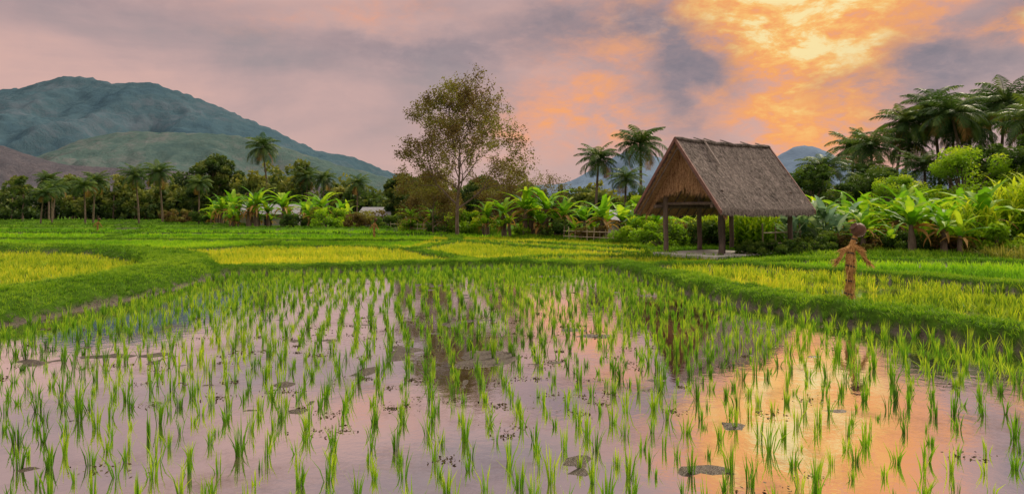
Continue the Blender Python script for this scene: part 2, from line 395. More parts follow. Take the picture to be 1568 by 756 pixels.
# ------------------------------------------------------------------ hut
TH=R(35); u=Vector((math.cos(TH),math.sin(TH),0)); v=Vector((math.sin(TH),-math.cos(TH),0))
Cc=Vector((7.33,24.0,0)); W=4.07; Lh=5.74; EZ=1.78; RZ=4.42
hut=bpy.data.objects.new('thatched_hut',None); COL.objects.link(hut)
O=Cc-v*(W/2)
def HP(a,bv,z): return O+u*a+v*bv+Vector((0,0,z))
for sgn,nm in ((1,'thatch_roof_near'),(-1,'thatch_roof_far')):
    mb=MB(); na,ns=90,60
    top=np.zeros((ns+1,na+1,3)); bot=np.zeros_like(top)
    cph=np.random.default_rng(9).uniform(-.25,.25,na+1)
    for i in range(ns+1):
        s=i/ns
        for j in range(na+1):
            course=(s*11+cph[j])%1.0
            aa=j/na*Lh+ (0 if 0<j<na else random.uniform(-.04,.04))
            sag=.07*math.sin(math.pi*j/na)*math.sin(math.pi*s)+(.05*math.sin(math.pi*j/na))
            sl=s+ (random.uniform(-.015,.012) if i==ns else 0)
            q=HP(aa,sgn*(W/2+.04)*sl, RZ+(EZ-RZ)*sl - sag + .10+.03*course+random.uniform(-.02,.02))
            top[i,j]=q
            q=HP(aa,sgn*(W/2+.04)*sl*.985, RZ+(EZ-RZ)*sl-.03-sag-(random.uniform(0,.12) if i==ns else 0)); bot[i,j]=q
    id0=np.arange((ns+1)*(na+1)).reshape(ns+1,na+1)
    Qt=np.stack([id0[:-1,:-1],id0[:-1,1:],id0[1:,1:],id0[1:,:-1]],-1).reshape(-1,4)
    r3=np.random.default_rng(3); jr=r3.uniform(-.2,.2,(1,na+1)); cs=((np.linspace(0,1,ns+1)[:,None]*11+cph[None])%1.0)*.22
    gi,gj=np.meshgrid(np.arange(ns+1),np.arange(na+1),indexing='ij'); blot=(fbm(gi*.09,gj*.11,4,4)-.5)*.9
    mb.add(top.reshape(-1,3),Qt,None,0,np.clip(.40+jr+cs+blot,0,1).ravel()); mb.add(bot.reshape(-1,3),Qt[:,::-1],None,1,.45)
    def skirt(A,B):
        n=len(A); V=np.concatenate([A,B]); q=[(i,i+1,n+i+1,n+i) for i in range(n-1)]; mb.add(V,q,None,0,.3)
    skirt(top[-1],bot[-1]); skirt(top[:,0],bot[:,0]); skirt(top[:,-1],bot[:,-1])
    N=11000; aa=rng.uniform(0,Lh,N); ss=rng.uniform(0.02,1,N)
    ss[:3000]=rng.uniform(.975,1.0,3000)
    Vv=np.zeros((N,4,3)); O_=np.array(O); U_=np.array(u); V_=np.array(v)*sgn
    ln=rng.uniform(.08,.28,N)/3.3; sk=rng.normal(0,.05,N)
    sg_=(.07*np.sin(np.pi*ss)+.05)*np.sin(np.pi*aa/Lh)
    for kk,(ds,da) in enumerate(((0,-.007),(0,.007),(1,.003),(1,-.003))):
        s2=ss+ds*ln; a2=aa+da+ds*sk
        over=np.clip(s2-1,0,None)
        P=O_+U_*a2[:,None]+V_*((W/2+.04)*(s2-over*.6))[:,None]; P[:,2]=RZ+(EZ-RZ)*s2+.15+ds*.02-over*1.2-sg_
        Vv[:,kk]=P
    mb.add(Vv.reshape(-1,3),np.arange(N*4).reshape(-1,4),None,0,np.repeat(rng.uniform(0,1,N),4))
    obj(nm,mb.mesh(nm,[M_thatch,M_thatch2]),parent=hut)
mb=MB()
tube(mb,[tuple(HP(a,0,RZ+.13-.05*math.sin(math.pi*a/Lh)+.02*math.sin(a*5))) for a in np.linspace(-.05,Lh+.05,16)],[.085]*16,8,0,.3)
tube(mb,[tuple(HP(1.5,0.05,RZ+.2)),tuple(HP(1.55,.8,RZ+.2-.8*1.30))],[.035,.035],6,0,1.)
for a_ in (1.3,1.9,2.9,4.2,5.2): tube(mb,[tuple(HP(a_,-.25,RZ+.28)),tuple(HP(a_+.1,.25,RZ+.1))],[.025]*2,5,0,.6)
obj('ridge_cap',mb.mesh('ridge_cap',[M_thatch]),parent=hut)
mb=MB()
for aF in (-.05,Lh+.05):
    for sgn in (1,-1):
        p0=HP(aF,0,RZ+.20); p1=HP(aF,sgn*(W/2+.08),EZ+.10)
        n_=Vector((0,0,-.17)); t_=u*.035
        V=[p0-t_,p1-t_,p1-t_+n_,p0-t_+n_,p0+t_,p1+t_,p1+t_+n_,p0+t_+n_]
        mb.add([tuple(q) for q in V],[(0,1,2,3),(7,6,5,4),(0,4,5,1),(3,2,6,7),(1,5,6,2),(0,3,7,4)],None,0,.5)
obj('bargeboards',mb.mesh('bargeboards',[M_board]),parent=hut)
mb=MB()
for aF,zb in ((.55,2.75),(Lh-.5,2.75)):
    n=50
    for lay in range(3):
        A=[];B=[]
        for i in range(n+1):
            s=-1+2*i/n; zt=RZ-.05-(RZ-EZ)*abs(s); zl=min(zt-.02,zb+random.uniform(-.12,.08)-.5*abs(s))
            A.append(tuple(HP(aF+lay*.03,s*W/2,zt))); B.append(tuple(HP(aF+lay*.03-.05,s*W/2,max(zl,EZ-.02))))
        V=A+B; mb.add(V,[(i,i+1,n+1+i+1,n+1+i) for i in range(n)],None,0,np.random.default_rng(lay).uniform(.1,.9,len(V)))
N=3200
s=rng.uniform(-.97,.97,N); zt=RZ-.08-(RZ-EZ)*np.abs(s); zt=zt-rng.uniform(0,1,N)*np.clip(zt-zb+.3*np.abs(s),0,None)
O_=np.array(O);U_=np.array(u);V_=np.array(v)
P=O_+U_*(.49)+V_*(s*W/2)[:,None]; P[:,2]=zt
d=rng.normal(0,.03,(N,1))*V_+np.array([0,0,-1])*rng.uniform(.1,.35,(N,1))+U_*-.05
w_=V_*.008
Vv=np.stack([P-w_,P+w_,P+d+w_*.4,P+d-w_*.4],1); mb.add(Vv.reshape(-1,3),np.arange(N*4).reshape(-1,4),None,0,np.repeat(rng.uniform(0,1,N),4))
obj('gable_thatch',mb.mesh('gable_thatch',[M_thatch2]),parent=hut)
mb=MB()
for a_,b_ in ((.7,1.5),(.7,-1.15),(2.9,-1.3),(5.0,1.5),(5.0,-1.3)):
    zt=EZ+.15+(W/2-abs(b_))*1.25
    q=HP(a_,b_,.05); tube(mb,[tuple(q),tuple(q+Vector((.03,.01,.6))),tuple(q+Vector((.0,.01,1.2))),tuple(HP(a_,b_,zt))],[.11,.095,.1,.09],10,0,random.uniform(.3,.7))
tube(mb,[tuple(HP(1.55,.95,.05)),tuple(HP(1.55,.95,2.6))],[.085,.075],9,0,.4)
for b_ in (1.5,-1.25): tube(mb,[tuple(HP(.2,b_,2.02)),tuple(HP(5.5,b_,2.02))],[.07,.07],8,0,.5)
for a_ in (.78,3.0,5.1): tube(mb,[tuple(HP(a_,-1.7,2.13)),tuple(HP(a_,1.75,2.13))],[.06,.06],8,0,.5)
tube(mb,[tuple(HP(.1,0,RZ-.15)),tuple(HP(Lh-.1,0,RZ-.15))],[.06,.06],8,0,.5)
for a_ in np.arange(.1,Lh,.55):
    for sgn in (1,-1): tube(mb,[tuple(HP(a_,0,RZ-.18)),tuple(HP(a_,sgn*(W/2-.03),EZ-.1))],[.03,.03],6,0,.6)
obj('posts_and_beams',mb.mesh('posts',[M_wood]),parent=hut)
mb=MB()
ctr=HP(1.7,.35,.17); box(mb,tuple(ctr),(3.5,3.0,.14),TH,0)
o=obj('floor_slab',mb.mesh('slab',[M_conc]),parent=hut)
bv=o.modifiers.new('b','BEVEL'); bv.width=.02

# ------------------------------------------------------------------ scarecrow
def scarecrow(loc, sc=1., rot=0.):
    root=bpy.data.objects.new('scarecrow',None); COL.objects.link(root); root.location=loc; root.scale=(sc,)*3; root.rotation_euler=(0,0,rot)
    mb=MB()
    tube(mb,[(0,0,-.1),(-.01,0,.3),(.02,0,.62),(.01,0,.95),(.05,0,1.2),(.12,0,1.38)],[.04,.065,.055,.075,.05,.035],10,0,.4)
    tube(mb,[(.04,0,1.17),(-.06,-.02,1.12),(-.16,-.03,.99),(-.23,-.04,.88)],[.04,.034,.026,.018],8,0,.5)
    tube(mb,[(.06,0,1.18),(.16,-.02,1.13),(.25,-.03,1.0),(.32,-.04,.88)],[.04,.034,.026,.018],8,0,.5)
    def fib(p0,p1,n,r,ex=.08,l0=.06,l1=.2):
        p0=np.array(p0);p1=np.array(p1); d=p1-p0; L=np.linalg.norm(d); d=d/L
        t=rng.uniform(0,1,n); P=p0+(p1-p0)*t[:,None]+rng.normal(0,r*.5,(n,3))
        D=d*rng.uniform(l0,l1,(n,1))+rng.normal(0,ex*.35,(n,3))
        wv=np.cross(D,rng.normal(size=(n,3))); wv/=np.linalg.norm(wv,axis=1)[:,None]; wv*=.0045
        mb.add(np.stack([P-wv,P+wv,P+D+wv*.5,P+D-wv*.5],1).reshape(-1,3),np.arange(n*4).reshape(-1,4),None,0,np.repeat(rng.uniform(0,1,n),4))
    fib((.05,0,1.22),(0,0,.12),1300,.065,.05)
    fib((.04,0,1.0),(.01,0,.85),120,.07,.09); fib((.02,0,.4),(0,0,.05),250,.07,.08)
    fib((.06,0,1.17),(-.08,-.02,1.10),130,.035,.05); fib((-.06,-.02,1.12),(-.20,-.04,.94),170,.024,.04)
    fib((.06,0,1.17),(.16,-.02,1.12),130,.035,.05); fib((.15,-.02,1.13),(.29,-.04,.93),170,.024,.04)
    fib((-.19,-.03,.95),(-.25,-.04,.88),80,.015,.13,.06,.15); fib((.28,-.03,.95),(.34,-.04,.86),80,.015,.13,.06,.15)
    fib((.06,0,1.15),(.12,0,1.33),160,.03,.04,.04,.1)
    obj('straw_body',mb.mesh('straw_body',[M_straw],True),parent=root)
    mb=MB()
    for z_,x_,r_ in ((.28,-.01,.082),(.52,.012,.078),(.80,.013,.085),(1.04,.025,.08),(1.30,.09,.055)):
        tube(mb,[(x_,0,z_-.012),(x_+.006,0,z_+.012)],[r_]*2,12,0,.2)
    obj('twine_bands',mb.mesh('twine',[M_wood]),parent=root)
    mb=MB()
    prof=[(0,.0),(.07,.005),(.115,.05),(.135,.11),(.125,.165),(.09,.205),(.06,.222),(.058,.235),(.078,.245),(.07,.25),(.045,.24),(0,.236)]
    V=[];Q=[];n=20
    ax=Vector((-.80,-.15,.58)).normalized(); e1=ax.cross(Vector((0,1,0))).normalized(); e2=ax.cross(e1); c0=Vector((.26,.0,1.40))
    for r_,h_ in prof:
        for k_ in range(n):
            a_=2*math.pi*k_/n; V.append(tuple(c0+ax*h_+e1*math.cos(a_)*max(r_,.001)+e2*math.sin(a_)*max(r_,.001)))
    for i in range(len(prof)-1):
        for k_ in range(n): Q.append((i*n+k_,i*n+(k_+1)%n,(i+1)*n+(k_+1)%n,(i+1)*n+k_))
    mb.add(V,Q,None,0,.5)
    obj('clay_pot_head',mb.mesh('pot',[M_pot],True),parent=root)
    return root
scarecrow((6.27,12.7,0.0))
scarecrow((-32.5,53.5,.05),.8,.5); scarecrow((-9.0,44.5,.05),.85,-.3)

# ------------------------------------------------------------------ palms
def palm_mesh(h, seed, nf=26, fl=3.0, lean=.6):
    rg=random.Random(seed); mb=MB()
    la=rg.uniform(0,6.28); pts=[];rad=[]
    for i in range(13):
        t=i/12; o=lean*t**1.8; pts.append((math.cos(la)*o,math.sin(la)*o,h*t-.2)); rad.append((.17-.07*t+(.05 if i==0 else 0)))
    tube(mb,pts,rad,9,1,.5)
    top=np.array(pts[-1])
    for f in range(nf):
        q=f/(nf-1); az=f*2.399+rg.uniform(-.25,.25); e0=R(82-105*q+rg.uniform(-8,8)); dr=R(65+rg.uniform(0,40))+(.2 if q>.6 else 0)
        L=fl*rg.uniform(.85,1.08); n=34; p=top.copy(); P=[];D=[]
        for i in range(n):
            t=i/(n-1); el=e0-dr*t**1.3; d=np.array([math.cos(az)*math.cos(el),math.sin(az)*math.cos(el),math.sin(el)]); P.append(p.copy()); D.append(d); p=p+d*L/n
        tube(mb,[tuple(a) for a in P[::4]+[P[-1]]],[.035,.03,.027,.024,.02,.016,.012,.009,.006,.004][:len(P[::4])+1],4,0,.5,False)
        P=np.array(P);D=np.array(D); side=np.array([-math.sin(az),math.cos(az),0]); dead=(q>.93 and rg.random()<.7)
        for sg in (1,-1):
            ii=np.arange(4,n); t=ii/(n-1); ll=.75*fl/3*np.sin(np.pi*np.clip(t*.85+.12,0,1))**.7*rng.uniform(.8,1.1,len(ii))
            nr=np.cross(D[ii],side); nr*=np.sign(nr[:,2:3]+1e-6)
            dd=side*sg*.85+D[ii]*.55+nr*.12+np.array([0,0,-.34])+rng.normal(0,.07,(len(ii),3))
            mid=P[ii]+dd*(ll*.5)[:,None]; tip=P[ii]+dd*ll[:,None]+np.array([0,0,-.34])*ll[:,None]
            w=D[ii]*.028*fl/3*1.35
            V=np.stack([P[ii]-w*.6,P[ii]+w*.6,mid-w,mid+w,tip-w*.15,tip+w*.15],1); o=np.arange(len(ii))[:,None]*6
            mb.add(V.reshape(-1,3),np.concatenate([o+np.array([0,1,3,2]),o+np.array([2,3,5,4])]),None,2 if dead else 0,np.clip(rg.uniform(.15,.7)+.2*(1-q)+rng.uniform(-.1,.1,len(ii)*6),0,1))
    for k in range(7):
        a=rg.uniform(0,6.28); c=top+np.array([math.cos(a)*.22,math.sin(a)*.22,-.2-rg.random()*.15])
        tube(mb,[tuple(c+np.array([0,0,z])) for z in(-.13,-.08,0,.08,.13)],[.02,.09,.12,.09,.02],7,1,.4)
    return mb.mesh('palm',[M_palm,M_bark,M_dead])
PM=[palm_mesh(8,1,32,2.9),palm_mesh(8,2,34,3.0,.9),palm_mesh(8,3,30,2.8,.3)]
PT=[palm_mesh(12,4,36,3.4,1.3),palm_mesh(12,5,38,3.5,.8)]
def palm(x,y,h,var,rot,fs=1.):
    if h>9.5: me=PT[var%2]; s=h/13.2
    else: me=PM[var%3]; s=h/9.0
    obj('coconut_palm',me,(x,y,.05),rot,(fs*(s*.6+.4),fs*(s*.6+.4),s))
for i,(x,y,h) in enumerate([(7.7,63,7.6),(11.9,63,9.2),(9.6,58,5.2),(21.8,49,5.6),(25.2,50,5.2),
    (27.5,52,7.6),(30.0,54,9.6),(34,54,11.0),(33.5,50,10.0),(38.5,54,11.5),(41.0,55,10.6),(30.0,60,8.4),(43,60,12.0),(37,47,9.0),(39,49,9.4),(28.5,47,5.6),(35.5,52,9.2),(23.6,46,4.2),(32,56,8.6),(36.5,57,10.4),
    (-34.5,97,12.0),(-62,92,5.5),(-54,88,6.5),(-50,80,5.5),(-47,86,7.2),(-43,84,7.4),(-39,85,6.0),(-46,108,7.0),(-31,104,8.0),(-29,96,7.6),(-26,94,7.2),(-76,112,8),(-20,88,6.2),(-58,84,4.6),(-66,98,6.2)]):
    palm(x,y,h,i,i*1.7,.9 if y>75 else 1.)

# ------------------------------------------------------------------ banana plants
def banana_mesh(seed,nl=9,h=1.5,ll=2.0):
    rg=np.random.default_rng(seed); mb=MB()
    k=rg.integers(1,3)
    for st in range(k+1):
        ox,oy=(0,0) if st==0 else (rg.uniform(-.7,.7),rg.uniform(-.7,.7)); hs=h*(1 if st==0 else rg.uniform(.4,.8)); s_=hs/h
        tube(mb,[(ox,oy,-.1),(ox+.03,oy,hs*.5),(ox+.05,oy+.03,hs)],[.15*s_+.02,.12*s_+.02,.07],9,1,.5)
        n=nl if st==0 else max(5,nl-3)
        az=np.arange(n)*2.2+rg.uniform(0,1,n); e0=np.radians(np.linspace(84,35,n)+rg.uniform(-8,8,n))
        strips(mb,np.tile([ox+.05,oy+.03,hs-.06],(n,1)),az,e0,ll*s_**.5*rg.uniform(.8,1.1,n),.55*s_**.5*rg.uniform(.85,1.1,n),np.radians(rg.uniform(50,115,n)),rg.uniform(.1,.85,n),16,.3,.55,0,.55)
        m=rg.integers(3,7)
        strips(mb,np.tile([ox+.03,oy,hs-.15],(m,1)),rg.uniform(0,6.28,m),np.radians(rg.uniform(-10,30,m)),1.2*s_,.28,np.radians(rg.uniform(70,100,m)),rg.uniform(.2,.8,m),8,.5,.5,2)
    return mb.mesh('banana',[M_ban,M_bark,M_dead])
BM=[banana_mesh(i,8+i%4,1.2+.15*(i%3),1.9) for i in range(8)]
def banana(x,y,h,rot): obj('banana_plant',BM[random.randrange(8)],(x,y,.08),rot,h/3.0*random.uniform(.93,1.07))
pl=[(-34,80,4.3),(-32,78,5.0),(-30,79,4.6),(-27.5,77,4.4),(-25.5,76,5),(-24,79,4.2),(-22,76,4.6),(-20.5,74,4.8),(-18.5,74,4.2),(-36.5,84,4.4),(-28.5,76,5.4),(-31,76,3.6),
 (-.5,47,3.2),(.9,46,3.6),(2.2,45,4.1),(3.4,44.5,3.3),(-1.8,50,3.2),(4.6,43,3),(5.4,41,3.3),(6.3,39.5,3.2),(7.2,38.5,2.8),(7.6,36,2.7),(8.6,38,2.8),(-6.5,57,3.2),(-9,60,3),
 (14.6,32,2.9),(15.6,30.5,3.3),(16.9,30,3.1),(17.2,28.4,3.4),(18.4,29.4,3.3),(19.3,28,3.5),(16.2,33,3.2),(20.3,31,3.4),(13.3,34,2.8),(18.9,33,3.7),(15.6,26.6,2.9),(16.6,26.2,2.7),(14.2,27.6,2.2)]
for i,(x,y,h) in enumerate(pl): banana(x,y,h,i*1.3)

def ginger_mesh(seed,r=.9,h=2.2,n=26):
    rg=np.random.default_rng(seed); mb=MB(); B=[];A=[];E=[];S=[]
    for c in range(n):
        a=rg.uniform(0,6.28); rr=r*rg.uniform(0,1)**.6; hh=h*rg.uniform(.65,1.05); lx,ly=rg.normal(0,.18,2)
        x0,y0=math.cos(a)*rr,math.sin(a)*rr
        tube(mb,[(x0,y0,-.05),(x0+lx,y0+ly,hh)],[.018,.01],4,0,.3,False)
        az0=rg.uniform(0,3.14)
        for k in range(11):
            t=.2+.8*k/10; B.append((x0+lx*t,y0+ly*t,hh*t)); A.append(az0+(k%2)*math.pi+rg.normal(0,.3)); E.append(R(35+35*t+rg.uniform(-10,10))); S.append(.1+.65*t+rg.uniform(-.15,.15))
    m=len(B); strips(mb,B,A,E,rg.uniform(.45,.75,m),.11,np.radians(rg.uniform(40,90,m)),S,4,.25,0,0,.6)
    return mb.mesh('ginger',[M_bright])
GM=[ginger_mesh(i) for i in range(4)]
for i in range(38):
    x=17.5+random.uniform(0,9.5); y=26.2+random.uniform(0,4.5)
    if i<12: x,y=(10.8+random.uniform(-2.2,3.2),30.5+random.uniform(0,2.5))
    obj('ginger_plant',GM[i%4],(x,y,.1),i*1.1,random.uniform(.8,1.15)*(1.15 if x>20 else .85))

def glauc(seed):
    rg=np.random.default_rng(seed); mb=MB(); n=34
    B=np.stack([rg.normal(0,.3,n),rg.normal(0,.3,n),rg.uniform(.1,1.6,n)],1)
    strips(mb,B,rg.uniform(0,6.28,n),np.radians(rg.uniform(15,80,n)),rg.uniform(.6,1.0,n),.34,np.radians(rg.uniform(20,80,n)),rg.uniform(.1,.9,n),7,.3,.1,0,.7)
    for k in range(7): tube(mb,[(0,0,-.05),tuple(B[k])],[.04,.02],5,0,.3)
    return mb.mesh('glauc',[M_blue])
GL=[glauc(i) for i in range(3)]
for i,(x,y,s) in enumerate([(13.2,28.8,1.05),(12.7,29.8,1.1),(14.2,29.2,1.05),(11.9,29.2,.8)]): obj('broadleaf_plant',GL[i%3],(x,y,.1),i*1.9,s)

# ------------------------------------------------------------------ shrubs and leafy trees
def crown_points(clumps, per):
    C=[];S=[]
    for (c,r) in clumps:
        d=rng.normal(size=(per,3)); d/=np.linalg.norm(d,axis=1)[:,None]
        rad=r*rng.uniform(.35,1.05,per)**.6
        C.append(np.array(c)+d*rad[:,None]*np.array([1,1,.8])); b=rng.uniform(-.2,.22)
        S.append(np.clip(.38+b+.3*d[:,2]*rad/r,0,1))  # ambient light and shade painted into leaf tone, lighter on clump tops
    return np.concatenate(C),np.concatenate(S)
def shrub_mesh(seed,mat,r=1.,h=1.2,ncl=16,per=170,ls=.07):
    rg=np.random.default_rng(seed); mb=MB(); cl=[]
    for k in range(ncl):
        a=rg.uniform(0,6.28); rr=r*rg.uniform(0,1)**.5; zz=h*rg.uniform(.15,.95)*(1-.4*(rr/r)**2)
        cl.append(((math.cos(a)*rr,math.sin(a)*rr,zz),r*rg.uniform(.22,.42)))
        tube(mb,[(0,0,-.05),(math.cos(a)*rr*.5,math.sin(a)*rr*.5,zz*.6),(math.cos(a)*rr,math.sin(a)*rr,zz)],[.03,.02,.008],4,1,.4,False)
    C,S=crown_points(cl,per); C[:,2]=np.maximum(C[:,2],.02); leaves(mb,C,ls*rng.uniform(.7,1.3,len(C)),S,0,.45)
    return mb.mesh('shrub',[mat,M_bark])
SD=[shrub_mesh(i,M_dark) for i in range(3)]; SB=[shrub_mesh(i+5,M_bright) for i in range(3)]; SR=[shrub_mesh(i+9,M_red) for i in range(2)]
for i,(x,y,s) in enumerate([(9.0,25.6,.55),(9.9,25.9,.6),(10.8,26.3,.62),(11.6,26.6,.5),(9.5,26.4,.5),(12.6,27.8,.9)]): obj('dark_shrub',SD[i%3],(x,y,.08),i,s)
bp=[(-3,53.5),(-5,56),(1.5,46),(3,43.5),(5,41),(6.7,36.5),(7.6,34),(6.9,31),(8.5,31),(9.3,33),(10.6,33.5),(12.4,35),(14,36),(15.5,27),(17,26.2),(18.5,25.8),(20,25.4),(21.5,25.0),(23,24.8),(14,27.6),(16,31),(22,29),(24,28),
  (-12,64),(-15,67),(-18,69),(-24,74),(-8,60),(-38,86),(-45,92),(8.3,40),(9.5,42),(11,43)]
for i,(x,y) in enumerate(bp):
    k=i%5; me=(SB[i%3] if k in(0,2) else SD[i%3] if k in(1,3) else SR[i%2])
    obj('leafy_shrub',me,(x+random.uniform(-.3,.3),y+random.uniform(0,.8),.05),i*1.3,random.uniform(.85,1.3)*(1+ (y>50)*.6))

def leafy_tree_mesh(seed,h,r,mat,ncl=40,per=260,ls=.12,tr=.15):
    rg=np.random.default_rng(seed); mb=MB(); cl=[]
    tube(mb,[(0,0,-.2),(.05,.05,h*.25),(0,.1,h*.5)],[tr*1.3,tr,tr*.7],9,1,.5)
    for k in range(ncl):
        a=rg.uniform(0,6.28); q=rg.uniform(-1,1); rr=r*math.sqrt(max(0,1-q*q))*rg.uniform(.4,1.1); zz=h*.60+q*h*.38
        cl.append(((math.cos(a)*rr,math.sin(a)*rr,zz),r*rg.uniform(.13,.34)))
        if k%2==0: tube(mb,[(0,.05,h*.3),(math.cos(a)*rr*.5,math.sin(a)*rr*.5,h*.3+(zz-h*.3)*.6),(math.cos(a)*rr,math.sin(a)*rr,zz)],[tr*.5,tr*.25,.015],5,1,.4,False)
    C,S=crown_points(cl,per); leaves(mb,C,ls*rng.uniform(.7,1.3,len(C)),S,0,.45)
    return mb.mesh('leafy_tree',[mat,M_bark])
T1=leafy_tree_mesh(1,5.6,2.6,M_bright,54,240,.085); T1b=leafy_tree_mesh(12,5.0,2.4,M_dark,54,240,.085); T2=leafy_tree_mesh(2,6.5,3.0,M_dark,52,240,.12); T3=leafy_tree_mesh(3,4.5,2.2,M_red,34,110,.09,.09); T4=leafy_tree_mesh(6,7,3.2,M_far,50,220,.2)
for i,(me,x,y,s) in enumerate([(T1,24.5,37,.9),(T1b,27.5,36,1.0),(T2,29.5,43,.9),(T2,24,44,.7),(T2,33,42,1.),(T1,21.5,38,.65),(T1,29,36.5,.9),(T2,36,44,1.0),
   (T3,-6.2,58,.9),(T3,-7.5,62,.9),(T3,-1.2,56,.9),(T3,.2,54,.85),(T4,-3,66,.7),(T4,1.5,62,.6),(T4,-12,76,.8),(T4,-46,105,1.4),(T2,13,52,.6),(T2,16,48,.65),(T1,9,48,.5),(T4,-9,72,.75),(T2,18.5,42,.7),(T2,12,60,.6)]):
    obj('leafy_tree',me,(x,y,.05),i*2.1,s)

# ------------------------------------------------------------------ tall sparse tree
def sparse_tree(seed, H, RAD, nl=6, ls=.065, keep=.8, zf=.28):
    rg=random.Random(seed); mb=MB(); tips=[]
    def grow(p,d,L,r,dep):
        n=4; pts=[p]; rad=[r]; dd=d.copy()
        wv=.11
        for i in range(n):
            dd=(dd+Vector((rg.gauss(0,wv),rg.gauss(0,wv),rg.gauss(.02,.05)))).normalized(); pts.append(pts[-1]+dd*L/n); rad.append(r*(1-.42*(i+1)/n))
        tube(mb,pts,rad,8 if dep<2 else (5 if dep<4 else 3),1,.5,False)
        if dep>=3:
            for q in pts[1:]: tips.append(q)
        if dep>=5: return
        nk=2 if rg.random()<.4 else 3
        a0=rg.uniform(0,6.28)
        for k in range(nk):
            ax=dd.cross(Vector((0,0,1)))
            if ax.length<.05: ax=Vector((1,0,0))
            ax.normalize(); a=a0+k*6.283/nk+rg.uniform(-.4,.4); b2=dd.cross(ax)
            sp=rg.uniform(.35,.75)
            nd=(dd*math.cos(sp)+(ax*math.cos(a)+b2*math.sin(a))*math.sin(sp)+Vector((0,0,.10))).normalized()
            grow(pts[-1],nd,L*rg.uniform(.62,.8),rad[-1]*rg.uniform(.6,.75),dep+1)
        nd=(dd+Vector((rg.gauss(0,.7),rg.gauss(0,.7),rg.uniform(-.2,.2)))).normalized(); grow(pts[2],nd,L*.6,rad[2]*.4,max(dep+2,3))
    lead=[];lr=[]
    for i in range(13):
        t=i/12; lead.append(Vector((.12*math.sin(t*4+seed)*t*2,.12*math.cos(t*5)*t*2,-.2+H*.80*t))); lr.append(H*(.0155*(1-t)**1.1+.0022))
    tube(mb,lead,lr,10,1,.5,False)
    nL=15
    for k in range(nL):
        t=zf+(.97-zf)*(k/(nL-1))**1.1; j=min(11,int(t*12)); p=lead[j].lerp(lead[j+1],t*12-j)
        a=k*2.399+rg.uniform(-.3,.3); e=R(28+38*((t-zf)/(1-zf))+rg.uniform(-8,10)); L=H*(.245 if t<.62 else .245*(1-(t-.62)*1.25))*rg.uniform(.85,1.1)
        grow(p,Vector((math.cos(a)*math.cos(e),math.sin(a)*math.cos(e),math.sin(e))),L,lr[j]*.6,1 if t<.9 else 2)
    P=np.array([tuple(t) for t in tips])
    rr=np.percentile(np.hypot(P[:,0],P[:,1]),96); zm=P[:,2].max()
    def fix(A):
        A[:,:2]*=RAD/rr; A[:,2]*=H/zm; return A
    mb.v=[fix(a) for a in mb.v]; P=fix(P)
    k0=rng.uniform(0,1,len(P))<keep; P=P[k0]
    C=np.repeat(P,nl,0)+rng.normal(0,.13,(len(P)*nl,3))
    cs_=np.repeat(fbm(P[:,0]*.9,P[:,2]*.9,3,3),nl)
    leaves(mb,C,ls*rng.uniform(.6,1.4,len(C)),np.clip(rng.normal(.08,.15,len(C))+cs_*.9,0,1),0,.55)
    return mb.mesh('sparse_tree',[M_red,M_bark])
obj('tall_sparse_tree',sparse_tree(5,11.0,4.25,5,.068,.85),(-3.6,45,.1),0.6,1.)
obj('sparse_tree',sparse_tree(8,6.0,2.4,3,.06,.3,.2),(-.3,52,.1),0,1.)
obj('sparse_tree',sparse_tree(9,5.0,2.3,4,.06,.5,.2),(-6.0,52,.1),1,1.)
obj('sparse_tree',sparse_tree(10,5.2,2.2,2,.06,.2,.2),(2.8,56,.1),2,1.)

# ------------------------------------------------------------------ distant tree line
mb=MB(); C=[];S=[]
for i in range(330):
    t=random.random(); x=-120+t*200
    y=(132 if x<-40 else 100+ (-x if x<0 else 0)*.6)+random.uniform(-8,25)
    if x>-40 and x<10: y=92+random.uniform(0,28)
    h=random.uniform(4.0,8.0)*(1.12 if x<-25 else .68)
    if random.random()<.12: h*=1.3
    r=random.uniform(1.6,3.2); tone=random.uniform(-.22,.28)
    tube(mb,[(x,y,-.2),(x+.2,y,h*.6)],[.2,.1],5,1,.5,False)
    for c in range(16):
        a=random.uniform(0,6.28); rr=r*random.random()**.5; zz=h*random.uniform(.12,.97); rr*=(1.1-.5*(zz/h)**3)
        n=46; d=rng.normal(size=(n,3)); d/=np.linalg.norm(d,axis=1)[:,None]; cr=random.uniform(.6,1.2)
        C.append(np.array([x+math.cos(a)*rr,y+math.sin(a)*rr,zz])+d*cr*rng.uniform(.5,1,n)[:,None]); S.append(np.clip(.2+tone+.35*zz/h+.25*d[:,2]+random.uniform(-.12,.12),0,1))  # painted light: leaf colour brightens with height and on upward clump sides
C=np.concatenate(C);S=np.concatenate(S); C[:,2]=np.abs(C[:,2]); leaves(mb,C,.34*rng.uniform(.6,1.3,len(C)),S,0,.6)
obj('distant_tree_line',mb.mesh('distant_tree_line',[M_far,M_bark]))

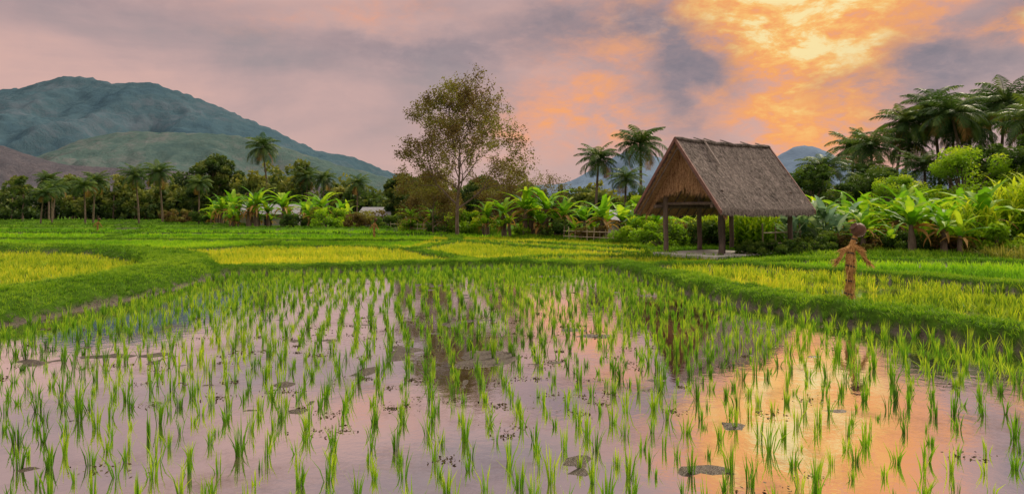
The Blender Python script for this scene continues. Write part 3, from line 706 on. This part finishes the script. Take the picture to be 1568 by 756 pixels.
# ------------------------------------------------------------------ houses
def house(name,x,y,w,d,h,rh,rot):
    root=bpy.data.objects.new(name,None); COL.objects.link(root); root.location=(x,y,0); root.rotation_euler=(0,0,rot)
    mb=MB(); box(mb,(0,0,h/2),(w,d,h)); 
    mb.add([(-w/2,-d/2,h),(-w/2,d/2,h),(-w/2,0,h+rh-.1),(w/2,-d/2,h),(w/2,d/2,h),(w/2,0,h+rh-.1)],None,[(0,1,2),(3,5,4)])
    obj('walls',mb.mesh('walls',[M_wall]),parent=root)
    mb=MB()
    for s in(1,-1):
        V=[(-w/2-.4,0,h+rh),(w/2+.4,0,h+rh),(w/2+.4,s*(d/2+.5),h-.2),(-w/2-.4,s*(d/2+.5),h-.2)]
        mb.add(V+[(a,b,c+.07) for a,b,c in V],[(0,1,2,3),(4,5,6,7),(0,1,5,4),(1,2,6,5),(2,3,7,6),(3,0,4,7)])
    obj('roof',mb.mesh('roof',[M_roof]),parent=root)
    mb=MB(); 
    for k in (-.32,.32): box(mb,(w*k,-d/2-.003,h*.58),(w*.15,.04,h*.35))
    box(mb,(0,-d/2-.003,h*.4),(.9,.05,h*.78)); obj('door_and_windows',mb.mesh('openings',[M_glass]),parent=root)
house('small_house',-29.5,84,6.5,4,1.7,1.0,.1); house('small_house',-14.5,78,4.5,3.5,1.5,.8,-.1); house('small_house',8.6,50,3.5,3,1.3,.6,.2)

def fence(pts,n,h,seed):
    rg=random.Random(seed); mb=MB()
    P=[Vector((pts[0][0]+(pts[1][0]-pts[0][0])*i/(n-1),pts[0][1]+(pts[1][1]-pts[0][1])*i/(n-1),0)) for i in range(n)]
    for p in P:
        tube(mb,[tuple(p),tuple(p+Vector((rg.uniform(-.06,.06),0,h*rg.uniform(.85,1.2))))],[.035,.03],7,0,rg.random())
    for z in (.4*h,.8*h): tube(mb,[tuple(P[0]+Vector((0,-.05,z))),tuple(P[-1]+Vector((0,-.05,z+.04)))],[.025,.022],6,0,.7)
    obj('bamboo_fence',mb.mesh('fence',[rough_mat('bamboo',(.18,.14,.09),(.40,.33,.24),6,.6,.1)]))
fence([(10.6,28.8),(12.4,29.3)],4,1.15,1); fence([(3.2,42.3),(7.2,35.5)],14,.8,2); fence([(-11,62),(-2,53)],14,.9,3)

# ------------------------------------------------------------------ hills (heightfields)
def hills(name,prof,y0,depth,mat,amp,step,seed,rk=2.6):
    px_=np.array([p[0] for p in prof],float); pz=np.array([p[1] for p in prof],float)
    gx=np.arange(px_[0],px_[-1],step); gy=np.arange(y0-depth,y0+depth*.6,step*1.3)
    X,Y=np.meshgrid(gx,gy); t=(Y-y0)/depth
    ker=np.hanning(max(3,int(50/step)*2+1)); ker/=ker.sum(); bl=np.interp(gx,px_,pz); bl=np.convolve(np.pad(bl,len(ker)//2,mode='edge'),ker,mode='valid')
    base=np.broadcast_to(bl,X.shape)
    fall=np.where(t<0,np.clip(1+t,0,1)**.9,np.clip(1-t*1.6,0,1))
    wx=(fbm(X/(amp*6),Y/(amp*6),seed+20,3)-.5)*amp*5
    g=fbm((X+wx)/(amp*3.5),(Y)/(amp*8),seed,4); rid=1-np.abs(2*g-1)
    mid=4*fall*(1-fall)
    Zz=base*fall-amp*rk*mid*(1-rid)
    Zz+=(fbm(X/(amp*.30),Y/(amp*.30),seed+7,3)-.5)*amp*.30
    Zz=np.where(fall<=0,-5,Zz)
    ny,nx=X.shape; idx=np.arange(nx*ny).reshape(ny,nx)
    Q=np.stack([idx[:-1,:-1],idx[:-1,1:],idx[1:,1:],idx[1:,:-1]],-1).reshape(-1,4)
    mb=MB(); mb.add(np.stack([X,Y,Zz],-1).reshape(-1,3),Q,None,0,np.clip(rid,0,1).ravel()); obj(name,mb.mesh(name,[mat],True))
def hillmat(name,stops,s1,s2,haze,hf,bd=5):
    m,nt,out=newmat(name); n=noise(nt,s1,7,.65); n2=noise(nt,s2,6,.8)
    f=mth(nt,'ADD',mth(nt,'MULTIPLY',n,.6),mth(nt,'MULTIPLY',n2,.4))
    c=mixc(nt,hf,ramp(nt,f,stops),haze)  # distance haze painted into the base colour
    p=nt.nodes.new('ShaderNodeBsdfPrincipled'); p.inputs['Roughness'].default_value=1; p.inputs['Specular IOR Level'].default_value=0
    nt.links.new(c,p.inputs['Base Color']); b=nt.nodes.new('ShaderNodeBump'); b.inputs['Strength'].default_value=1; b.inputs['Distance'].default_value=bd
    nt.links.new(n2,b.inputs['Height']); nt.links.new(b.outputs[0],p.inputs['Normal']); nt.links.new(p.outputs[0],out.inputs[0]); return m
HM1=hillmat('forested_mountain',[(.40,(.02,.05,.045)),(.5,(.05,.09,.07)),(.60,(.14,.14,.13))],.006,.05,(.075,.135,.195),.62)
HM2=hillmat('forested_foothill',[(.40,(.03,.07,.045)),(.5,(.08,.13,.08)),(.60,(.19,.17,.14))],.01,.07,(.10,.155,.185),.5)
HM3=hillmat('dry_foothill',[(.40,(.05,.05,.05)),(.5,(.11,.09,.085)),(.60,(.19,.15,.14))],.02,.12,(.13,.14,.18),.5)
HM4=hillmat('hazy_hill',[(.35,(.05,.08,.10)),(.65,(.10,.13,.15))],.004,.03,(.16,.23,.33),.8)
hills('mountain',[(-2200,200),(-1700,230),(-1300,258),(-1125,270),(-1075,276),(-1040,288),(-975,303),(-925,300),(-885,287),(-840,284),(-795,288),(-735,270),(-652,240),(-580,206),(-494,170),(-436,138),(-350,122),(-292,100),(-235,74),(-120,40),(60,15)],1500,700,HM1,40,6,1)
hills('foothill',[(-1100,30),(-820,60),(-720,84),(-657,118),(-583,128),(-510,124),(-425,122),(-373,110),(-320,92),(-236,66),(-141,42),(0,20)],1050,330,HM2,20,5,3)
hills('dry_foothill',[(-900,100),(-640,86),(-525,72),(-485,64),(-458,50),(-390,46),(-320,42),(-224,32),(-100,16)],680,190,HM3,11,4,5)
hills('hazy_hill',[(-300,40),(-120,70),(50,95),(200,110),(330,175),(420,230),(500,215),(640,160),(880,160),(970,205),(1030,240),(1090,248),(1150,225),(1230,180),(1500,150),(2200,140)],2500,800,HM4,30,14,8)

# ------------------------------------------------------------------ light and sky
SAZ,SEL=42.,38.
D=Vector((math.sin(R(SAZ))*math.cos(R(SEL)),math.cos(R(SAZ))*math.cos(R(SEL)),math.sin(R(SEL))))
sl=bpy.data.lights.new('sun','SUN'); sl.energy=3.4; sl.angle=R(10); sl.color=(1,.84,.64)
so=bpy.data.objects.new('sun',sl); COL.objects.link(so); so.rotation_euler=D.to_track_quat('Z','Y').to_euler()

w=bpy.data.worlds.new('World'); scene.world=w; w.use_nodes=True; nt=w.node_tree; nt.nodes.clear()
out=nt.nodes.new('ShaderNodeOutputWorld')
sky=nt.nodes.new('ShaderNodeTexSky'); sky.sky_type='NISHITA'; sky.sun_disc=False; sky.sun_elevation=R(SEL); sky.sun_rotation=R(SAZ)
tc=nt.nodes.new('ShaderNodeTexCoord'); sp=nt.nodes.new('ShaderNodeSeparateXYZ'); nt.links.new(tc.outputs['Generated'],sp.inputs[0])
az=mth(nt,'ARCTAN2',sp.outputs[0],sp.outputs[1]); el=mth(nt,'ARCSINE',sp.outputs[2])
def field(ystr,rot):
    cb=nt.nodes.new('ShaderNodeCombineXYZ'); nt.links.new(az,cb.inputs[0]); nt.links.new(mth(nt,'MULTIPLY',el,ystr),cb.inputs[1])
    def wn(scale,detail,rough,off,dist=0):
        mp=nt.nodes.new('ShaderNodeMapping'); mp.inputs['Location'].default_value=off; mp.inputs['Rotation'].default_value=(0,0,R(rot)); nt.links.new(cb.outputs[0],mp.inputs[0])
        return noise(nt,scale,detail,rough,mp.outputs[0],dist)
    return wn
w1=field(1.5,-14); w2=field(4.0,-8); w3=field(2.2,20)
na=w1(4.2,7,.6,(3,1,0)); nb=w1(4.2,7,.6,(9,4,2)); n1=w1(6,9,.58,(1,7,4),.3); n2=w3(9,10,.64,(5,2,8),.4); n3=w2(2.2,6,.52,(8,3,1),.3); n4=w3(24,8,.65,(2,6,3),.3)
def con(n,lo,hi):
    m=nt.nodes.new('ShaderNodeMapRange'); m.interpolation_type='SMOOTHSTEP'; nt.links.new(n,m.inputs[0]); m.inputs[1].default_value=lo; m.inputs[2].default_value=hi; return m.outputs[0]
azd=mth(nt,'ADD',az,mth(nt,'MULTIPLY',mth(nt,'SUBTRACT',na,.5),.26)); eld=mth(nt,'ADD',el,mth(nt,'MULTIPLY',mth(nt,'SUBTRACT',nb,.5),.20))
def gauss(a,e,sa,se,wt):
    X=mth(nt,'DIVIDE',mth(nt,'SUBTRACT',azd,R(a)),R(sa)); Y=mth(nt,'DIVIDE',mth(nt,'SUBTRACT',eld,R(e)),R(se))
    q=mth(nt,'ADD',mth(nt,'MULTIPLY',X,X),mth(nt,'MULTIPLY',Y,Y))
    return mth(nt,'MULTIPLY',mth(nt,'EXPONENT',mth(nt,'MULTIPLY',q,-1)),wt)
def summ(l):
    r=l[0]
    for k in l[1:]: r=mth(nt,'ADD',r,k)
    return r
G=summ([gauss(24.0,13.5,8.0,5.2,.88),gauss(21,20,8,5,.65),gauss(24.5,6.5,4.5,3.5,.48),gauss(39,12.5,3.2,1.9,.8),gauss(9,13,9,5,.26),gauss(6,6,12,4,.26),gauss(-14,15.5,9,1.6,.2)])
tex=mth(nt,'ADD',mth(nt,'MULTIPLY',con(n2,.38,.64),.62),mth(nt,'MULTIPLY',con(n4,.36,.66),.40))
Gt=mth(nt,'MULTIPLY',G,mth(nt,'ADD',.27,tex))
base=ramp(nt,mth(nt,'ADD',mth(nt,'MULTIPLY',n1,.35),mth(nt,'MULTIPLY',n3,.65)),[(.38,(.37,.30,.31)),(.47,(.49,.35,.345)),(.54,(.59,.395,.37)),(.64,(.72,.45,.39))])
hz=mth(nt,'EXPONENT',mth(nt,'MULTIPLY',mth(nt,'MULTIPLY',el,el),-80))
base=mixc(nt,mth(nt,'MULTIPLY',hz,.75),base,(.60,.41,.38))
glc=ramp(nt,Gt,[(0,(.62,.38,.34)),(.2,(.84,.38,.24)),(.42,(.97,.40,.12)),(.66,(1.,.56,.16)),(.92,(1.,.80,.38))])
c=mixc(nt,mth(nt,'MULTIPLY',Gt,3.2,True),base,glc)
Dk=summ([gauss(14.6,8.5,4.6,6.5,.85),gauss(11,13,5,3.6,.6),gauss(33,9,6,3.4,1.2),gauss(40,17,6,4,1.1),gauss(3,15,6,2.6,.6),gauss(-9,12.5,10,1.4,.6),gauss(-32,17,14,2.8,.6),gauss(-20,24,30,4,.6),gauss(2,24,12,4,.3)])
Dt=mth(nt,'MULTIPLY',Dk,mth(nt,'ADD',.50,mth(nt,'MULTIPLY',con(n1,.36,.62),.75)),True)
c=mixc(nt,mth(nt,'MULTIPLY',Dt,.92,True),c,ramp(nt,mth(nt,'ADD',mth(nt,'MULTIPLY',n2,.6),mth(nt,'MULTIPLY',n4,.4)),[(.38,(.20,.185,.225)),(.52,(.27,.23,.265)),(.66,(.43,.32,.33))]))
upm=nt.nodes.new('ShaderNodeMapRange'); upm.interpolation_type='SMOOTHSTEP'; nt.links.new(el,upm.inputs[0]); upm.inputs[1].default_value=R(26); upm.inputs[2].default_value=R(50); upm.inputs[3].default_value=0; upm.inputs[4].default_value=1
c=mixc(nt,upm.outputs[0],c,(1.6,1.42,1.24))  # unseen upper sky brightened, added as soft fill light
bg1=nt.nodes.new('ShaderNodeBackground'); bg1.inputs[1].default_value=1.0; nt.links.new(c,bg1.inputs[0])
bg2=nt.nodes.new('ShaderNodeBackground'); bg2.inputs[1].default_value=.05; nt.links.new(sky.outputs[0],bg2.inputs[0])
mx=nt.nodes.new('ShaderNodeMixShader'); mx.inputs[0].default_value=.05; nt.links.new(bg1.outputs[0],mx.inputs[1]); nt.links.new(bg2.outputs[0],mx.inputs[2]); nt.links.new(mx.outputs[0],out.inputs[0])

# ------------------------------------------------------------------ camera
cd=bpy.data.cameras.new('camera'); co=bpy.data.objects.new('camera',cd); COL.objects.link(co)
cd.lens=24; cd.sensor_width=36; cd.shift_y=-.034; cd.clip_start=.05; cd.clip_end=9000
co.location=(0,0,1.8); co.rotation_euler=(R(90),0,0); scene.camera=co
